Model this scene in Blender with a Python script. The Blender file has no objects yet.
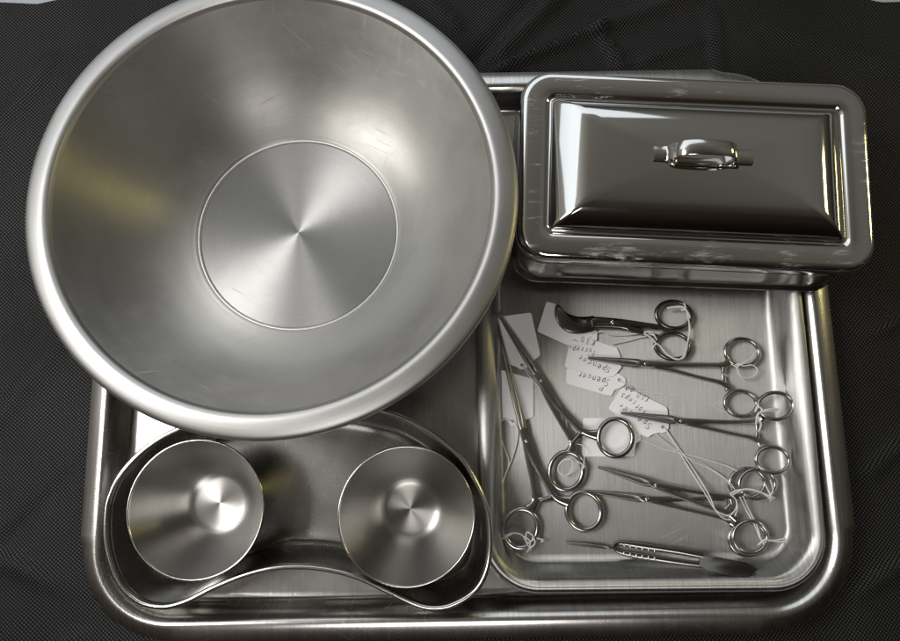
import bpy, bmesh, math, random
from mathutils import Vector, Matrix, noise
R = math.radians
random.seed(7)
scene = bpy.context.scene
C = scene.collection

# ------------------------------------------------------------------ camera
TILT, F, H = R(10), 690.0, 0.485          # tilt from straight down, focal length in photo pixels, height
cam = bpy.data.cameras.new("camera"); camo = bpy.data.objects.new("camera", cam); C.objects.link(camo)
cam.sensor_fit = 'HORIZONTAL'; cam.sensor_width = 36.0; cam.lens = F / 900 * 36
cam.clip_start = 0.01; cam.clip_end = 50
camo.location = (0, 0, H); camo.rotation_euler = (TILT, 0, 0)
scene.camera = camo

# ------------------------------------------------------------------ world
w = bpy.data.worlds.new("World"); scene.world = w; w.use_nodes = True
nt = w.node_tree; nt.nodes.clear()
wo = nt.nodes.new("ShaderNodeOutputWorld"); bg = nt.nodes.new("ShaderNodeBackground")
tc = nt.nodes.new("ShaderNodeTexCoord"); sp = nt.nodes.new("ShaderNodeSeparateXYZ")
nt.links.new(tc.outputs["Generated"], sp.inputs[0])
def wramp(src, stops):
    r = nt.nodes.new("ShaderNodeValToRGB"); cr = r.color_ramp
    cr.elements[0].position = stops[0][0]; cr.elements[0].color = (*stops[0][1], 1)
    cr.elements[1].position = stops[-1][0]; cr.elements[1].color = (*stops[-1][1], 1)
    for p, c in stops[1:-1]:
        e = cr.elements.new(p); e.color = (*c, 1)
    nt.links.new(src, r.inputs[0]); return r.outputs[0]
# room: dim walls, paler ceiling, darker straight above where someone leans over the table
up_c = wramp(sp.outputs["Z"], [(0, (.06, .057, .053)), (.30, (.15, .145, .135)), (.55, (.24, .237, .228)), (.80, (.26, .256, .245)), (.93, (.15, .14, .126)), (1, (.10, .093, .084))])
my = nt.nodes.new("ShaderNodeMapRange"); my.inputs[1].default_value = -1; my.inputs[2].default_value = 1
nt.links.new(sp.outputs["Y"], my.inputs[0])
front_c = wramp(my.outputs[0], [(0, (.10, .075, .07)), (.25, (.14, .10, .09)), (.42, (.45, .42, .40)), (.55, (1, 1, 1)), (1, (1, 1, 1))])
mw = nt.nodes.new("ShaderNodeMix"); mw.data_type = 'RGBA'; mw.blend_type = 'MULTIPLY'; mw.inputs[0].default_value = 1
nt.links.new(up_c, mw.inputs[6]); nt.links.new(front_c, mw.inputs[7])
mx_ = nt.nodes.new("ShaderNodeMapRange"); mx_.inputs[1].default_value = -1; mx_.inputs[2].default_value = 1
nt.links.new(sp.outputs["X"], mx_.inputs[0])
side_c = wramp(mx_.outputs[0], [(0, (1, .99, .98)), (.25, (1, .985, .965)), (.45, (.55, .54, .525)), (.65, (.34, .33, .31)), (1, (.22, .21, .19))])
mw2 = nt.nodes.new("ShaderNodeMix"); mw2.data_type = 'RGBA'; mw2.blend_type = 'MULTIPLY'; mw2.inputs[0].default_value = 1
nt.links.new(mw.outputs[2], mw2.inputs[6]); nt.links.new(side_c, mw2.inputs[7])
nt.links.new(mw2.outputs[2], bg.inputs[0]); bg.inputs[1].default_value = 1.65
nt.links.new(bg.outputs[0], wo.inputs[0])

# ------------------------------------------------------------------ lamps of the room
def area(name, loc, target, sx, sy, power, color):
    l = bpy.data.lights.new(name, 'AREA'); l.shape = 'RECTANGLE'; l.size = sx; l.size_y = sy
    l.energy = power; l.color = color
    o = bpy.data.objects.new(name, l); C.objects.link(o); o.location = loc
    o.rotation_euler = (Vector(target) - Vector(loc)).to_track_quat('-Z', 'Y').to_euler()
    return o
area("ceiling_panel_light", (-.62, .13, .82), (-.05, .10, 0), .44, .38, 5.6, (1, .985, .965))
area("window_light", (-.55, 1.42, 1.10), (0, .1, 0), 2.6, 1.1, 9.0, (.84, .92, 1))
area("lamp_behind_viewer", (-.02, -.82, 1.45), (.05, .08, 0), .50, .40, 5.2, (1, .97, .95))
area("yellow_lamp_light", (1.0, .40, .44), (0, .1, 0), .15, .10, .85, (1, .87, .34))

vs = scene.view_settings
vs.view_transform = 'Standard'; vs.look = 'None'; vs.exposure = 0.2; vs.gamma = 1.0
scene.render.film_transparent = False

# ------------------------------------------------------------------ helpers
FW = Vector((0, math.sin(TILT), -math.cos(TILT))); RT = Vector((1, 0, 0)); UP = Vector((0, math.cos(TILT), math.sin(TILT)))
def P(px, py, z=0.0):
    """point at height z that stands where the photo's pixel shows it"""
    v = FW * F + RT * (px - 450) - UP * (py - 320.5)
    return Vector((0, 0, H)) + v * ((z - H) / v.z)

def new_mat(name):
    m = bpy.data.materials.new(name); m.use_nodes = True
    n = m.node_tree.nodes; return m, m.node_tree, n["Principled BSDF"]

def steel(name, col=(.64, .62, .585), rough=.25, aniso=0., axis=None, rot=0., noise_amt=.06, grain=None, grain_amt=.15, smudge=0., smudge_scale=(30, 30, 30), spun=0., edge_wear=None, smin=.60, smax=.78, scratch=0.):
    m, t, b = new_mat(name)
    L = t.links.new; N = t.nodes.new
    b.inputs["Metallic"].default_value = 1
    b.inputs["Base Color"].default_value = (*col, 1)
    tc = N("ShaderNodeTexCoord")
    no = N("ShaderNodeTexNoise"); no.inputs["Scale"].default_value = 35; no.inputs["Detail"].default_value = 6
    L(tc.outputs["Object"], no.inputs["Vector"])
    mr = N("ShaderNodeMapRange"); mr.inputs[1].default_value = .15; mr.inputs[2].default_value = .85
    mr.inputs[3].default_value = max(.02, rough - noise_amt); mr.inputs[4].default_value = rough + noise_amt
    L(no.outputs[0], mr.inputs[0])
    rsrc = mr.outputs[0]
    if grain:
        mp = N("ShaderNodeMapping"); mp.inputs["Scale"].default_value = grain
        L(tc.outputs["Object"], mp.inputs[0])
        g = N("ShaderNodeTexNoise"); g.inputs["Scale"].default_value = 1; g.inputs["Detail"].default_value = 3; g.inputs["Roughness"].default_value = .7
        L(mp.outputs[0], g.inputs["Vector"])
        bp = N("ShaderNodeBump"); bp.inputs["Strength"].default_value = grain_amt; bp.inputs["Distance"].default_value = .0004
        L(g.outputs[0], bp.inputs["Height"]); L(bp.outputs[0], b.inputs["Normal"])
        cm = N("ShaderNodeMapRange"); cm.inputs[1].default_value = .3; cm.inputs[2].default_value = .7; cm.inputs[3].default_value = .80; cm.inputs[4].default_value = 1.12
        L(g.outputs[0], cm.inputs[0])
        cs = N("ShaderNodeVectorMath"); cs.operation = 'SCALE'; cs.inputs[0].default_value = col; L(cm.outputs[0], cs.inputs[3])
        L(cs.outputs[0], b.inputs["Base Color"])
    if spun > 0:
        sx = N("ShaderNodeSeparateXYZ"); L(tc.outputs["Object"], sx.inputs[0])
        cxy = N("ShaderNodeCombineXYZ"); L(sx.outputs[0], cxy.inputs[0]); L(sx.outputs[1], cxy.inputs[1])
        ln = N("ShaderNodeVectorMath"); ln.operation = 'LENGTH'; L(cxy.outputs[0], ln.inputs[0])
        cv = N("ShaderNodeCombineXYZ"); L(ln.outputs[1], cv.inputs[0]); L(sx.outputs[2], cv.inputs[1])
        sc_ = N("ShaderNodeVectorMath"); sc_.operation = 'SCALE'; sc_.inputs[3].default_value = 900; L(cv.outputs[0], sc_.inputs[0])
        g = N("ShaderNodeTexNoise"); g.inputs["Scale"].default_value = 1; g.inputs["Detail"].default_value = 3; L(sc_.outputs[0], g.inputs["Vector"])
        bp = N("ShaderNodeBump"); bp.inputs["Strength"].default_value = spun; bp.inputs["Distance"].default_value = .0004
        L(g.outputs[0], bp.inputs["Height"]); L(bp.outputs[0], b.inputs["Normal"])
        bl_ = N("ShaderNodeTexNoise"); bl_.inputs["Scale"].default_value = 22; bl_.inputs["Detail"].default_value = 7; bl_.inputs["Roughness"].default_value = .65; L(tc.outputs["Object"], bl_.inputs["Vector"])
        ml = N("ShaderNodeMath"); ml.operation = 'MULTIPLY_ADD'; ml.inputs[1].default_value = .16; L(g.outputs[0], ml.inputs[0]); ml.inputs[2].default_value = .82
        m2 = N("ShaderNodeMath"); m2.operation = 'MULTIPLY_ADD'; m2.inputs[1].default_value = .22; L(bl_.outputs[0], m2.inputs[0]); L(ml.outputs[0], m2.inputs[2])
        cs = N("ShaderNodeVectorMath"); cs.operation = 'SCALE'; cs.inputs[0].default_value = col; L(m2.outputs[0], cs.inputs[3])
        L(cs.outputs[0], b.inputs["Base Color"])
    if smudge > 0:
        mp = N("ShaderNodeMapping"); mp.inputs["Scale"].default_value = smudge_scale
        L(tc.outputs["Object"], mp.inputs[0])
        s = N("ShaderNodeTexNoise"); s.inputs["Scale"].default_value = 1; s.inputs["Detail"].default_value = 8; s.inputs["Roughness"].default_value = .75
        L(mp.outputs[0], s.inputs["Vector"])
        r2 = N("ShaderNodeMapRange"); r2.inputs[1].default_value = smin; r2.inputs[2].default_value = smax; r2.inputs[3].default_value = 0; r2.inputs[4].default_value = smudge
        ssrc = s.outputs[0]
        if edge_wear:                       # rubbing marks gather on the flat border
            sp_ = N("ShaderNodeSeparateXYZ"); L(tc.outputs["Object"], sp_.inputs[0])
            ws = []
            for k_, lim in ((0, edge_wear[0]), (1, edge_wear[1])):
                of = N("ShaderNodeMath"); of.operation = 'SUBTRACT'; of.inputs[1].default_value = edge_wear[2 + k_]; L(sp_.outputs[k_], of.inputs[0])
                ab = N("ShaderNodeMath"); ab.operation = 'ABSOLUTE'; L(of.outputs[0], ab.inputs[0])
                mr_ = N("ShaderNodeMapRange"); mr_.inputs[1].default_value = lim - .004; mr_.inputs[2].default_value = lim + .004; mr_.inputs[3].default_value = -.13; mr_.inputs[4].default_value = 0
                L(ab.outputs[0], mr_.inputs[0]); ws.append(mr_.outputs[0])
            mxm = N("ShaderNodeMath"); mxm.operation = 'MAXIMUM'; L(ws[0], mxm.inputs[0]); L(ws[1], mxm.inputs[1])
            lg = N("ShaderNodeTexNoise"); lg.inputs["Scale"].default_value = 30; lg.inputs["Detail"].default_value = 2; L(tc.outputs["Object"], lg.inputs["Vector"])
            l2 = N("ShaderNodeMath"); l2.operation = 'MULTIPLY_ADD'; l2.inputs[1].default_value = .5; l2.inputs[2].default_value = -.25; L(lg.outputs[0], l2.inputs[0])
            a1 = N("ShaderNodeMath"); L(ssrc, a1.inputs[0]); L(mxm.outputs[0], a1.inputs[1])
            a2 = N("ShaderNodeMath"); L(a1.outputs[0], a2.inputs[0]); L(l2.outputs[0], a2.inputs[1]); ssrc = a2.outputs[0]
        L(ssrc, r2.inputs[0])
        ad = N("ShaderNodeMath"); ad.operation = 'ADD'; L(rsrc, ad.inputs[0]); L(r2.outputs[0], ad.inputs[1]); rsrc = ad.outputs[0]
        mi = N("ShaderNodeMath"); mi.operation = 'MULTIPLY_ADD'; L(r2.outputs[0], mi.inputs[0]); mi.inputs[1].default_value = -.8; mi.inputs[2].default_value = 1
        L(mi.outputs[0], b.inputs["Metallic"])
    if scratch > 0:                          # fine hairline scratches in a few directions
        prev = None
        for th_, sc1, sc2 in ((.5, 28, 1500), (1.9, 36, 1900), (2.7, 22, 1300)):
            mp = N("ShaderNodeMapping"); mp.vector_type = 'POINT'; mp.inputs["Rotation"].default_value = (0, 0, th_)
            L(tc.outputs["Object"], mp.inputs[0])
            m3 = N("ShaderNodeVectorMath"); m3.operation = 'MULTIPLY'; m3.inputs[1].default_value = (sc1, sc2, 20); L(mp.outputs[0], m3.inputs[0])
            q = N("ShaderNodeTexNoise"); q.inputs["Scale"].default_value = 1; q.inputs["Detail"].default_value = 1; L(m3.outputs[0], q.inputs["Vector"])
            r3 = N("ShaderNodeMapRange"); r3.inputs[1].default_value = .70; r3.inputs[2].default_value = .76; L(q.outputs[0], r3.inputs[0])
            if prev is None: prev = r3.outputs[0]
            else:
                mxx = N("ShaderNodeMath"); mxx.operation = 'MAXIMUM'; L(prev, mxx.inputs[0]); L(r3.outputs[0], mxx.inputs[1]); prev = mxx.outputs[0]
        ma = N("ShaderNodeMath"); ma.operation = 'MULTIPLY_ADD'; ma.inputs[1].default_value = scratch; L(prev, ma.inputs[0]); L(rsrc, ma.inputs[2]); rsrc = ma.outputs[0]
        if smudge <= 0:
            mi = N("ShaderNodeMath"); mi.operation = 'MULTIPLY_ADD'; L(prev, mi.inputs[0]); mi.inputs[1].default_value = -scratch; mi.inputs[2].default_value = 1
            L(mi.outputs[0], b.inputs["Metallic"])
    L(rsrc, b.inputs["Roughness"])
    if aniso:
        b.inputs["Anisotropic"].default_value = aniso; b.inputs["Anisotropic Rotation"].default_value = rot
        tg = N("ShaderNodeTangent"); tg.direction_type = 'RADIAL'; tg.axis = axis
        L(tg.outputs[0], b.inputs["Tangent"])
    return m

M = {}
M['bowl'] = steel('spun_steel', col=(.355, .346, .325), rough=.45, aniso=.84, axis='Z', rot=.25, noise_amt=.06, spun=.14, smudge=.10, smudge_scale=(120, 120, 90), smin=.56, smax=.80, scratch=.15)
M['bowlbase'] = steel('spun_base_steel', col=(.40, .395, .385), rough=.50, aniso=.92, axis='Z', rot=.25, noise_amt=.03, spun=.08, smudge=.30, smudge_scale=(330, 210, 200), smin=.62, smax=.72, scratch=.25)
M['cup'] = steel('spun_cup_steel', col=(.39, .378, .358), rough=.31, aniso=.90, axis='Z', rot=.25, noise_amt=.008, spun=.07)
M['rim'] = steel('satin_rim_steel', col=(.45, .443, .43), rough=.44, noise_amt=.03, spun=.05)
M['bead'] = steel('rubbed_bead_steel', col=(.52, .515, .50), rough=.48, noise_amt=.02)
M['cuprim'] = steel('bright_rim_steel', rough=.16, noise_amt=.02)
M['tray'] = steel('tray_steel', col=(.56, .545, .525), rough=.24, noise_amt=.03, grain=(900, 25, 25), grain_amt=.05, scratch=.035)
M['itray'] = steel('brushed_tray_steel', col=(.53, .525, .505), rough=.42, aniso=.90, axis='X', rot=.25, noise_amt=.03, grain=(1400, 22, 22), grain_amt=.30, scratch=.18)
M['kidney'] = steel('dish_steel', col=(.44, .43, .41), rough=.25, noise_amt=.04, smudge=.10, smudge_scale=(700, 500, 500), smin=.58, smax=.72)
M['lid'] = steel('polished_steel', col=(.64, .632, .615), rough=.075, noise_amt=.02, smudge=.34, smudge_scale=(45, 330, 90), edge_wear=(.0960, .0478, .0021, .0015), smin=.57, smax=.72, scratch=.035)
M['box'] = steel('box_steel', col=(.36, .345, .32), rough=.24)
M['strap'] = steel('strap_steel', rough=.12, noise_amt=.02, grain=(60, 1500, 60), grain_amt=.05)
M['inst'] = steel('instrument_steel', col=(.42, .41, .395), rough=.19, noise_amt=.04)
M['instdark'] = steel('dark_blade_steel', col=(.19, .178, .165), rough=.20, noise_amt=.03)
M['blade_flat'] = steel('flat_blade_steel', col=(.12, .112, .104), rough=.22, noise_amt=.03)
M['jaw'] = steel('matt_jaw_steel', col=(.27, .26, .245), rough=.34, noise_amt=.04)

def plain(name, col, rough=.6, spec=.3):
    m, t, b = new_mat(name)
    b.inputs["Base Color"].default_value = (*col, 1); b.inputs["Roughness"].default_value = rough
    b.inputs["Specular IOR Level"].default_value = spec
    return m, t, b
def noisy(name, c1, c2, scale, rough, bump=0., bscale=None, spec=.3):
    m, t, b = plain(name, c1, rough, spec); L = t.links.new; N = t.nodes.new
    tc = N("ShaderNodeTexCoord"); no = N("ShaderNodeTexNoise"); no.inputs["Scale"].default_value = scale; no.inputs["Detail"].default_value = 5
    L(tc.outputs["Object"], no.inputs[0])
    mx = N("ShaderNodeMix"); mx.data_type = 'RGBA'; mx.inputs[6].default_value = (*c1, 1); mx.inputs[7].default_value = (*c2, 1)
    L(no.outputs[0], mx.inputs[0]); L(mx.outputs[2], b.inputs["Base Color"])
    if bump:
        n2 = N("ShaderNodeTexNoise"); n2.inputs["Scale"].default_value = bscale; L(tc.outputs["Object"], n2.inputs[0])
        bp = N("ShaderNodeBump"); bp.inputs["Strength"].default_value = bump; bp.inputs["Distance"].default_value = .001
        L(n2.outputs[0], bp.inputs["Height"]); L(bp.outputs[0], b.inputs["Normal"])
    return m
M['card'] = noisy('white_card', (.80, .795, .805), (.87, .865, .875), 60, .65, .1, 900)
M['string'] = noisy('white_thread', (.60, .59, .56), (.78, .77, .74), 400, .8, .3, 2500)
M['ink'] = noisy('blue_black_ink', (.03, .032, .085), (.11, .11, .20), 300, .5)
M['table'] = noisy('grey_table', (.30, .33, .36), (.35, .38, .41), 12, .5)

def cloth_mat():
    m, t, b = plain('black_nonwoven', (.03, .03, .03), .60, .40); L = t.links.new; N = t.nodes.new
    tc = N("ShaderNodeTexCoord")
    mp = N("ShaderNodeMapping"); mp.inputs["Rotation"].default_value = (0, 0, R(40)); L(tc.outputs["Object"], mp.inputs[0])
    # wobble so that the embossed dots are not a perfect lattice
    nz = N("ShaderNodeTexNoise"); nz.inputs["Scale"].default_value = 25; L(tc.outputs["Object"], nz.inputs[0])
    vm = N("ShaderNodeVectorMath"); vm.operation = 'SCALE'; vm.inputs[3].default_value = .004; L(nz.outputs[1], vm.inputs[0])
    va = N("ShaderNodeVectorMath"); L(mp.outputs[0], va.inputs[0]); L(vm.outputs[0], va.inputs[1])
    sx = N("ShaderNodeSeparateXYZ"); L(va.outputs[0], sx.inputs[0])
    k = 2 * math.pi / .00192
    def sn(o):
        a = N("ShaderNodeMath"); a.operation = 'MULTIPLY'; a.inputs[1].default_value = k; L(o, a.inputs[0])
        s = N("ShaderNodeMath"); s.operation = 'SINE'; L(a.outputs[0], s.inputs[0]); return s.outputs[0]
    mu = N("ShaderNodeMath"); mu.operation = 'ADD'; L(sn(sx.outputs[0]), mu.inputs[0]); L(sn(sx.outputs[1]), mu.inputs[1])
    mr = N("ShaderNodeMapRange"); mr.inputs[1].default_value = -.2; mr.inputs[2].default_value = 1.8; L(mu.outputs[0], mr.inputs[0])
    n3 = N("ShaderNodeTexNoise"); n3.inputs["Scale"].default_value = 9; n3.inputs["Detail"].default_value = 4; L(tc.outputs["Object"], n3.inputs[0])
    m1 = N("ShaderNodeMapRange"); m1.inputs[1].default_value = .3; m1.inputs[2].default_value = .7; m1.inputs[3].default_value = .55; m1.inputs[4].default_value = 1.1; L(n3.outputs[0], m1.inputs[0])
    mm = N("ShaderNodeMath"); mm.operation = 'MULTIPLY'; L(mr.outputs[0], mm.inputs[0]); L(m1.outputs[0], mm.inputs[1])
    mx = N("ShaderNodeMix"); mx.data_type = 'RGBA'; mx.inputs[6].default_value = (.005, .0049, .005, 1); mx.inputs[7].default_value = (.033, .0325, .0325, 1)
    L(mm.outputs[0], mx.inputs[0]); L(mx.outputs[2], b.inputs["Base Color"])
    spm = N("ShaderNodeMapRange"); spm.inputs[3].default_value = .08; spm.inputs[4].default_value = .70; L(mm.outputs[0], spm.inputs[0]); L(spm.outputs[0], b.inputs["Specular IOR Level"])
    bp = N("ShaderNodeBump"); bp.inputs["Strength"].default_value = .5; bp.inputs["Distance"].default_value = .0004
    L(mr.outputs[0], bp.inputs["Height"]); L(bp.outputs[0], b.inputs["Normal"])
    return m
M['cloth'] = cloth_mat()

def tag(o, label=None, cat=None, group=None, kind=None):
    for k, v in (('label', label), ('category', cat), ('group', group), ('kind', kind)):
        if v: o[k] = v
    return o
def thing(name, loc, label, cat, group=None):
    o = bpy.data.objects.new(name, None); C.objects.link(o); o.location = loc
    o.empty_display_size = .02
    return tag(o, label, cat, group)
def wloc(o):
    v = Vector((0, 0, 0))
    while o: v += o.location; o = o.parent
    return v
def obj(name, vf, mat, parent=None, loc=None, sharp=None, smooth=True):
    """one mesh object from world-space vertices"""
    V, Fc = vf
    off = wloc(parent) if parent else Vector(loc or (0, 0, 0))
    me = bpy.data.meshes.new(name)
    me.from_pydata([Vector(v) - off for v in V], [], Fc); me.update()
    bm = bmesh.new(); bm.from_mesh(me); bmesh.ops.recalc_face_normals(bm, faces=bm.faces); bm.to_mesh(me); bm.free()
    if smooth:
        for p in me.polygons: p.use_smooth = True
        if sharp: me.set_sharp_from_angle(angle=R(sharp))
    me.materials.append(mat)
    o = bpy.data.objects.new(name, me); C.objects.link(o)
    if parent: o.parent = parent
    elif loc: o.location = loc
    return o
def join(*vfs):
    V, Fc = [], []
    for v, f in vfs:
        n = len(V); V += list(v); Fc += [[i + n for i in q] for q in f]
    return V, Fc
def loft(loops, cap0=False, cap1=False, closed_chain=False):
    n = len(loops[0]); V = [p for l in loops for p in l]; Fc = []
    m = len(loops)
    for i in range(m if closed_chain else m - 1):
        a, b = i * n, ((i + 1) % m) * n
        for j in range(n):
            k = (j + 1) % n; Fc.append([a + j, a + k, b + k, b + j])
    if cap0: Fc.append(list(range(n))[::-1])
    if cap1: Fc.append(list(range((m - 1) * n, m * n)))
    return V, Fc
def rrect(cx, cy, W, D, r, z, rot=0., seg=14, mid=8):
    r = max(r, .0002); pts = []
    for qx, qy, a0 in ((1, 1, 0), (-1, 1, 90), (-1, -1, 180), (1, -1, 270)):
        for i in range(seg + 1):
            a = R(a0 + 90 * i / seg)
            pts.append((qx * (W / 2 - r) + r * math.cos(a), qy * (D / 2 - r) + r * math.sin(a)))
    out = []
    n = len(pts)
    for i in range(n):
        out.append(pts[i])
        if i % (seg + 1) == seg:            # straight run to the next corner
            a, b = pts[i], pts[(i + 1) % n]
            for k in range(1, mid): out.append((a[0] + (b[0] - a[0]) * k / mid, a[1] + (b[1] - a[1]) * k / mid))
    c, s = math.cos(rot), math.sin(rot)
    return [Vector((cx + x * c - y * s, cy + x * s + y * c, z)) for x, y in out]
def crom(pts, n=8, closed=False):
    pts = [Vector(p) for p in pts]; m = len(pts); out = []
    for i in range(m if closed else m - 1):
        if closed: p0, p1, p2, p3 = pts[i - 1], pts[i], pts[(i + 1) % m], pts[(i + 2) % m]
        else: p0, p1, p2, p3 = pts[max(i - 1, 0)], pts[i], pts[i + 1], pts[min(i + 2, m - 1)]
        for k in range(n):
            t = k / n
            out.append(.5 * (2 * p1 + (p2 - p0) * t + (2 * p0 - 5 * p1 + 4 * p2 - p3) * t * t + (3 * p1 - p0 - 3 * p2 + p3) * t ** 3))
    if not closed: out.append(pts[-1])
    return out
def lerplist(vals, n):
    """values given along a path, resampled to n"""
    out = []
    for i in range(n):
        u = i / max(1, n - 1) * (len(vals) - 1); k = min(int(u), len(vals) - 2) if len(vals) > 1 else 0
        out.append(vals[k] + (vals[min(k + 1, len(vals) - 1)] - vals[k]) * (u - k))
    return out
def sweep(path, wd, ht, closed=False, n=10, box=False):
    """tube of width wd (sideways) and height ht (upward); wd, ht numbers or lists"""
    m = len(path)
    wd = lerplist(wd, m) if isinstance(wd, (list, tuple)) else [wd] * m
    ht = lerplist(ht, m) if isinstance(ht, (list, tuple)) else [ht] * m
    loops = []
    for i, p in enumerate(path):
        a = path[i - 1] if (closed or i > 0) else path[i]
        b = path[(i + 1) % m] if (closed or i < m - 1) else path[i]
        t = (b - a).normalized() if (b - a).length > 1e-9 else Vector((1, 0, 0))
        s = Vector((0, 0, 1)).cross(t)
        if s.length < 1e-4: s = Vector((0, 1, 0)).cross(t)
        s.normalize(); u = t.cross(s)
        lp = []
        for k in range(n):
            q = 2 * math.pi * (k + .5) / n
            cx, cy = math.cos(q), math.sin(q)
            if box:
                f = 1 / max(abs(cx), abs(cy)) ; f = 1 + (f - 1) * .45; cx *= f; cy *= f
            lp.append(p + s * (wd[i] / 2 * cx) + u * (ht[i] / 2 * cy))
        loops.append(lp)
    return loft(loops, not closed, not closed, closed)
def lathe(prof, c, axis=Vector((0, 0, 1)), seg=96):
    """profile of (r, z) turned round an axis; r=0 ends are closed by small caps"""
    axis = axis.normalized(); a = Vector((0, 1, 0)).cross(axis).normalized(); b = axis.cross(a)
    loops = [[c + axis * z + (a * math.cos(2 * math.pi * j / seg) + b * math.sin(2 * math.pi * j / seg)) * max(r, 1e-5) for j in range(seg)] for r, z in prof]
    return loft(loops, prof[0][0] == 0, prof[-1][0] == 0)
def fine(prof, n=5):
    return [(max(p.x, 0.0), p.y) for p in crom([(x, z, 0) for x, z in prof], n)]

# ------------------------------------------------------------------ table and cloth
def grid(x0, x1, y0, y1, nx, ny, fz):
    V = [(x0 + (x1 - x0) * i / nx, y0 + (y1 - y0) * j / ny) for j in range(ny + 1) for i in range(nx + 1)]
    V = [(x, y, fz(x, y)) for x, y in V]
    return V, [[j * (nx + 1) + i, j * (nx + 1) + i + 1, (j + 1) * (nx + 1) + i + 1, (j + 1) * (nx + 1) + i] for j in range(ny) for i in range(nx)]
tag(obj('table', grid(-1.2, 1.2, -1.2, 1.4, 4, 4, lambda x, y: -.006), M['table']), kind='structure')

creases = [  # (px from, px to, height m, half-width m)
    ((540, -8), (470, 72), -.0045, .0060), ((562, -6), (500, 54), .0045, .0075), ((500, 66), (600, 26), .0055, .0036), ((596, 24), (622, 62), .0042, .0036),
    ((600, 26), (690, -8), .0036, .0060), ((712, 5), (722, 78), .0030, .0020), ((430, -5), (458, 24), .003, .004), ((640, 60), (700, 40), .0022, .0030),
    ((0, 120), (45, 60), .0020, .008), ((-10, 420), (64, 330), .0018, .008), ((0, 545), (70, 470), -.0016, .006), ((8, 560), (78, 596), .0024, .006), ((60, 640), (120, 612), .0020, .005), ((10, 240), (30, 330), .0014, .005),
    ((880, 330), (905, 318), .003, .003), ((870, 470), (905, 440), .0025, .005), ((770, 24), (905, 66), .0016, .006), ((858, 590), (905, 560), .0024, .006)]
cre = [(P(*a), P(*b), h, wdt) for a, b, h, wdt in creases]
def cloth_z(x, y):
    p = Vector((x, y, 0))
    z = .0018 * noise.noise(p * 9) + .0008 * noise.noise(p * 26 + Vector((3, 1, 0)))
    for a, b, h, wdt in cre:
        ab = b - a; t = max(0, min(1, (p - a).dot(ab) / ab.length_squared)); d = (p - (a + ab * t)).length
        side = ab.cross(p - a).z
        ww = wdt * (.55 if side > 0 else 1.2)
        z += 1.5 * h * math.exp(-(d / ww) ** 2)
    inside = max(0, min(1, (.28 - abs(x)) / .03)) * max(0, min(1, (.275 - y) / .02)) * max(0, min(1, (y + .14) / .02))
    return z * (1 - inside) - .002 - .002 * inside
def edge(x):
    e = P(450, -9, 0).y + .0015 * math.sin(x * 31 + 1) + .001 * math.sin(x * 11)
    if x < -.292: e -= .0100 * min(1, (-.292 - x) / .03)
    if x > .315: e -= .0065 * min(1, (x - .315) / .02)
    return e
nx, ny = 260, 230
V = []
for j in range(ny + 1):
    for i in range(nx + 1):
        x = -.72 + 1.44 * i / nx; e = edge(x); y = -.5 + (e + .5) * j / ny
        V.append((x, y, max(cloth_z(x, y), -.0055)))
Fc = [[j * (nx + 1) + i, j * (nx + 1) + i + 1, (j + 1) * (nx + 1) + i + 1, (j + 1) * (nx + 1) + i] for j in range(ny) for i in range(nx)]
tag(obj('black_cloth', (V, Fc), M['cloth']), 'black dotted nonwoven cloth, creased, spread under all the steelware', 'cloth')

# ------------------------------------------------------------------ large tray
def quad_rrect(corners, off, r, z, seg=16, mid=10, bump=0.):
    """rounded outline through a four-cornered plan, pushed out by off; bump pushes the straight sides out further"""
    bl, br, tr, tl = [Vector((c[0], c[1], 0)) for c in corners]
    ang = math.atan2((br - bl).y, (br - bl).x)
    c = (bl + br + tr + tl) / 4
    W = ((br - bl).length + (tr - tl).length) / 2 + 2 * off; D = ((tl - bl).length + (tr - br).length) / 2 + 2 * off
    pts = rrect(0, 0, W, D, r + off if r + off > .001 else .001, z, 0, seg, mid)
    out = []
    for p in pts:
        x, y = p.x, p.y
        if bump:
            rr = r + off
            fx = max(0, min(1, (W / 2 - rr - abs(x) + .001) / .004)); fy = max(0, min(1, (D / 2 - rr - abs(y) + .001) / .004))
            if abs(y) > D / 2 - 1e-4: y += math.copysign(bump * fx, y)
            if abs(x) > W / 2 - 1e-4: x += math.copysign(bump * fy, x)
        out.append(Vector((c.x + x * math.cos(ang) - y * math.sin(ang), c.y + x * math.sin(ang) + y * math.cos(ang), z)))
    return out
ZR = .020
# ridge line of the big tray, measured on the photo
bx0 = P(97.5, 470, ZR).x; bx1 = P(836.5, 515, ZR).x
by0 = (P(300, 625, ZR).y + P(600, 617, ZR).y) / 2; by1 = P(497, 85, ZR).y
rotb = R(.9)
def brot(x, y):
    cx, cy = (bx0 + bx1) / 2, (by0 + by1) / 2
    return (cx + (x - cx) * math.cos(rotb) - (y - cy) * math.sin(rotb), cy + (x - cx) * math.sin(rotb) + (y - cy) * math.cos(rotb))
BC = [brot(bx0, by0), brot(bx1, by0), brot(bx1, by1), brot(bx0, by1)]
prof = [(-.0165, .0030), (-.0135, .0032), (-.0118, .0042), (-.0105, .0065), (-.0062, .0160), (-.0026, .0194), (-.0010, .0201), (.0004, .0202), (.0018, .0198), (.0082, .0173), (.0090, .0166), (.0091, .0130), (.0083, .0128), (.0078, .0160), (.0025, .0176), (-.0005, .0178), (-.0045, .0150), (-.0098, .0035), (-.0128, .0018), (-.0165, .0016)]
loops = []
for i, (o, z) in enumerate(prof):
    bmp = .0024 if 9 <= i <= 13 else (.0012 if i == 8 or i == 14 else 0)
    loops.append(quad_rrect(BC, o, .050, z, 18, 90, bmp))
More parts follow.
